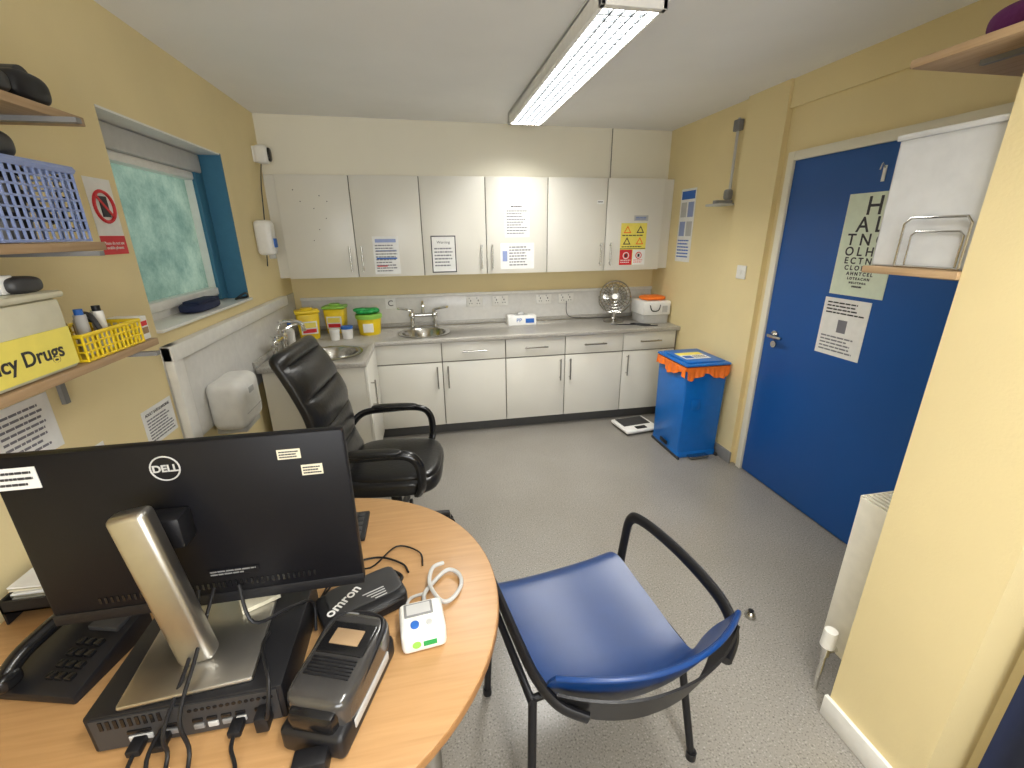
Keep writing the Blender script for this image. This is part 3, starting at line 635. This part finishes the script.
rows=[("H",.095,.185),("A L",.080,.098),("T N O",.062,.027),("O L H A",.047,-.03),("E C T N O",.034,-.075),("C L O H A N",.025,-.110),("A H N T C E L",.018,-.138),("L O T E A C H N",.013,-.162),("N E L C T H O A",.010,-.183),("OTHACLEN",.008,-.202)]
for s_,z_,y_ in rows: b.text(s_,z_*1.3,INK,F@M.Translation((0,y_,.0034)),bold=.0010)
b.done()
b=B("chart_hook");F=fr((XR-.005,1.93,1.90),*RW);b.box(-.008,.008,-.03,.04,0,.004,PAPER,mx=F);b.tube([(0,.03,.004),(0,.05,.02),(0,.02,.03)],.003,CHROME,mx=F);b.done()
sheet("door_notice",(XR-.005,1.965,1.15),RW,.27,.31,[('l',.08,.72,.92,.95,4,INK),('r',.40,.42,.60,.64,INKG),('l',.08,.06,.92,.36,5,INKG)])
cy_=UY-.020
sheet("cupboard_notice",(-.30,cy_,1.50),BW,.20,.29,[('l',.08,.05,.92,.8,10,INKG),('r',.1,.84,.9,.93,LILAC),('r',.1,.4,.9,.44,BLUEI),('r',.1,.6,.9,.64,LILAC),('r',.1,.2,.5,.24,RED)])
sheet("cupboard_notice",(.155,cy_,1.50),BW,.20,.29,[('r',0,0,1,.03,INK),('r',0,.97,1,1,INK),('r',0,0,.04,1,INK),('r',.96,0,1,1,INK),('t',.5,.82,.03,"Warning",INK),('l',.12,.15,.88,.7,6,INKG)])
sheet("cupboard_notice",(.77,cy_,1.76),BW,.21,.27,[('l',.08,.08,.92,.8,9,INKG),('l',.25,.84,.8,.93,1,INK)])
sheet("cupboard_notice",(.77,cy_,1.475),BW,.29,.21,[('r',.06,.3,.2,.7,LILAC),('l',.26,.1,.94,.9,7,INKG)])
sheet("cupboard_notice",(1.49,cy_,1.9),BW,.06,.03,[('l',.1,.2,.9,.8,1,INK)])
b=B("hazard_notice");hx,hz=1.81,1.555
sheet("",(hx,cy_,hz),BW,.24,.35,[('r',0,.40,1,1,YLAB),('r',.0,.385,1,.40,INK),('r',0,0,.49,.37,RED),('r',.51,0,1,.37,PAPER),('l',.05,.04,.45,.14,2,PAPER),('l',.56,.04,.95,.14,2,RED),('l',.06,.41,.95,.47,1,INK),('l',.06,.68,.95,.74,1,INK)],YLAB,b)
F=fr((hx,cy_,hz),*BW)
for k in range(2):
    for j in range(2):
        x=-.06+.12*j;y=.105-.095*k
        b.prism([(x-.036,y-.012),(x+.036,y-.012),(x,y+.05)],.003,.0036,INK if (k+j)%2 else ORANGE,mx=F);b.prism([(x-.022,y-.004),(x+.022,y-.004),(x,y+.034)],.0036,.0042,YLAB,mx=F)
for j,m_ in((-.06,PAPER),(.06,RED)): b.tube([(j+.026*math.cos(t),-.095+.026*math.sin(t),.0035) for t in [2*math.pi*i/20 for i in range(20)]],.004,m_,closed=True,smooth=False,n=5,mx=F);b.box(j-.01,j+.01,-.108,-.082,.003,.0036,INK,mx=F)
b.done()
sheet("cupboard_notice",(1.87,cy_,1.77),BW,.13,.045,[('l',.1,.2,.9,.8,2,BLUEI)],LGREY)
sheet("letter_label",(-.33,YB-.012,1.075),BW,.09,.09,[('t',.5,.5,.07,"C",INK)])
b=B("plug_sockets")
for x in(.42,.66,1.08,1.30): 
    b.box(x-.075,x+.075,YB-.024,YB-.013,1.02,1.11,WHITE,.003)
    for d in(-.035,.035):
        b.box(x+d-.004,x+d+.004,YB-.0255,YB-.023,1.068,1.082,DGREY)
        for e in(-.011,.011): b.box(x+d+e-.004,x+d+e+.004,YB-.0255,YB-.023,1.045,1.052,DGREY)
        b.box(x+d-.018,x+d-.008,YB-.0265,YB-.023,1.09,1.104,LGREY)
b.done()
# ------------------------------------------------------------------ counter items
ZT=.8625
def sharps(c,rot,lid=YEL):
    b=B("sharps_bin");b.T=M.Translation((c[0],c[1],ZT))@M.Rotation(rot,4,'Z')
    b.box(-.085,.085,-.065,.065,0,.21,YEL,.015,taper=.85,seg=3);b.box(-.092,.092,-.072,.072,.21,.235,lid,.01);b.cyl((0,0,.235),(0,0,.25),.045,lid)
    b.box(-.06,.06,-.069,-.060,.05,.15,PAPER);b.box(-.05,.05,-.071,-.068,.06,.09,RED);b.box(-.05,.05,-.071,-.068,.1,.14,YLAB);b.done()
sharps((-.96,3.76),.3);sharps((-.78,3.95),-.1,LIME)
b=B("wipes_tub");b.T=M.Translation((-.50,3.85,ZT));b.lathe([(0,0),(.085,0),(.10,.14),(.105,.145)],YEL);b.lathe([(.107,.135),(.11,.16),(.10,.17),(0,.175)],LIME);b.box(-.04,.04,-.108,-.085,.03,.10,PAPER,.002)
for i in range(12): b.pillow((random.uniform(-.07,.05),random.uniform(-.05,.05),.185+random.random()*.025),(.10,.08,.035),GREEN,2.2,cuts=3)
b.done()
for x,y,c_,k in((-.66,3.70,BLUEI,1),(-.75,3.66,PAPER,.85)):
    b=B("specimen_pot");T=M.Translation((x,y,ZT))@M.Scale(k,4);b.lathe([(0,0),(.04,0),(.045,.09)],WHITE,T);b.lathe([(.047,.08),(.047,.1),(0,.102)],c_,T);b.done()
b=B("soap_bottle");b.lathe([(0,0),(.028,0),(.03,.11),(.012,.13),(.012,.16),(0,.16)],WHITE,M.Translation((-1.05,3.57,ZT)),20);b.lathe([(.014,.15),(.014,.18),(0,.182)],BLUEI,M.Translation((-1.05,3.57,ZT)),16);b.done()
b=B("glove_box");b.T=M.Translation((.83,3.95,ZT));b.box(-.13,.13,-.065,.065,0,.085,PAPER,.003);b.box(-.06,.06,-.03,.03,.085,.087,LGREY);b.text("PP",.05,BLUEI,fr((-.03,-.066,.045),*BW));b.box(.03,.11,-.0665,-.065,.02,.06,BLUEI);b.pillow((0,0,.095),(.07,.03,.04),LGREY,2.2,cuts=3);b.done()
b=B("desk_fan");b.T=M.Translation((1.70,3.86,ZT))@M.Rotation(math.radians(-25),4,'Z')@M.Scale(1.12,4)
b.lathe([(0,0),(.085,0),(.085,.012),(.03,.025),(.018,.04),(.015,.10),(0,.10)],STEEL)
b.tube([(-.06,0,.08),(-.12,0,.14),(-.13,0,.21)],.006,STEEL);b.tube([(.06,0,.08),(.12,0,.14),(.13,0,.21)],.006,STEEL);b.tube([(-.06,0,.08),(0,0,.075),(.06,0,.08)],.006,STEEL)
FM=M.Translation((0,0,.21))@M.Rotation(math.pi/2-.1,4,'X')
for rr,zz in((.125,0),(.12,.03),(.12,-.03),(.095,.045),(.07,.05),(.045,.052),(.095,-.045),(.06,-.05)):
    b.tube([(rr*math.cos(t),rr*math.sin(t),zz) for t in [2*math.pi*i/28 for i in range(28)]],.0026,STEEL,closed=True,smooth=False,n=5,mx=FM)
for i in range(24):
    a=2*math.pi*i/24;c,s=math.cos(a),math.sin(a)
    for q in(1,-1): b.tube([(.02*c,.02*s,.053*q),(.09*c,.09*s,.047*q),(.125*c,.125*s,0)],.0016,STEEL,n=4,seg=3,mx=FM)
b.cyl((0,0,-.09),(0,0,-.04),.035,STEEL,mx=FM);b.cyl((0,0,-.02),(0,0,.02),.022,STEEL,mx=FM);b.cyl((0,0,.05),(0,0,.056),.022,STEEL,mx=FM)
for i in range(4):
    b.pillow((.06,0,0),(.085,.065,.006),STEEL,2.3,cuts=4,mx=FM@M.Rotation(i*math.pi/2,4,'Z')@M.Rotation(.45,4,'X'))
b.T=None
b.tube([(1.70,3.93,.87),(1.75,4.0,.869),(1.7,4.05,.869),(1.5,4.06,.869),(1.32,4.06,.9),(1.30,4.07,1.04)],.003,BLK)
b.done()
b=B("power_cable");b.tube([(1.62,3.72,.867),(1.8,3.66,.867),(1.95,3.62,.867),(1.86,3.70,.867),(1.80,3.70,.867),(1.87,3.60,.867),(2.0,3.58,.867)],.005,BLK,n=6);b.done()
b=B("storage_box");b.T=M.Translation((2.03,3.80,ZT));b.box(-.12,.12,-.12,.12,0,.08,LGREY,.006);b.box(-.13,.13,-.13,.13,.08,.20,PAPER,.006)
b.tube([(-.07,-.131,.17),(-.05,-.136,.12),(.01,-.136,.12),(.03,-.131,.17)],.005,BLK);b.box(.05,.1,-.1325,-.13,.10,.16,LGREY);b.done()
b=B("orange_pouch");b.pillow((2.04,3.80,ZT+.2205),(.22,.18,.04),ORANGE,3.5);b.done()
# ------------------------------------------------------------------ world, camera
w=bpy.data.worlds.new("world");sc.world=w;w.use_nodes=True
bg=w.node_tree.nodes["Background"];bg.inputs[0].default_value=(.95,.98,1,1);bg.inputs[1].default_value=2.2
f=440.;p=math.radians(18.8);y=math.radians(10.6);r=math.radians(0.65)
F_=V((math.sin(y)*math.cos(p),math.cos(y)*math.cos(p),-math.sin(p)));R0=V((math.cos(y),-math.sin(y),0));U0=R0.cross(F_)
R1=R0*math.cos(r)-U0*math.sin(r);U1=U0*math.cos(r)+R0*math.sin(r)
cd=bpy.data.cameras.new("camera");cd.sensor_width=36;cd.lens=f/1024*36;cd.clip_start=.02
co=bpy.data.objects.new("camera",cd);sc.collection.objects.link(co)
co.matrix_world=M(((R1.x,U1.x,-F_.x,0),(R1.y,U1.y,-F_.y,0),(R1.z,U1.z,-F_.z,1.65),(0,0,0,1)))
sc.camera=co
sc.view_settings.view_transform='Standard';sc.view_settings.look='None';sc.view_settings.exposure=0.08
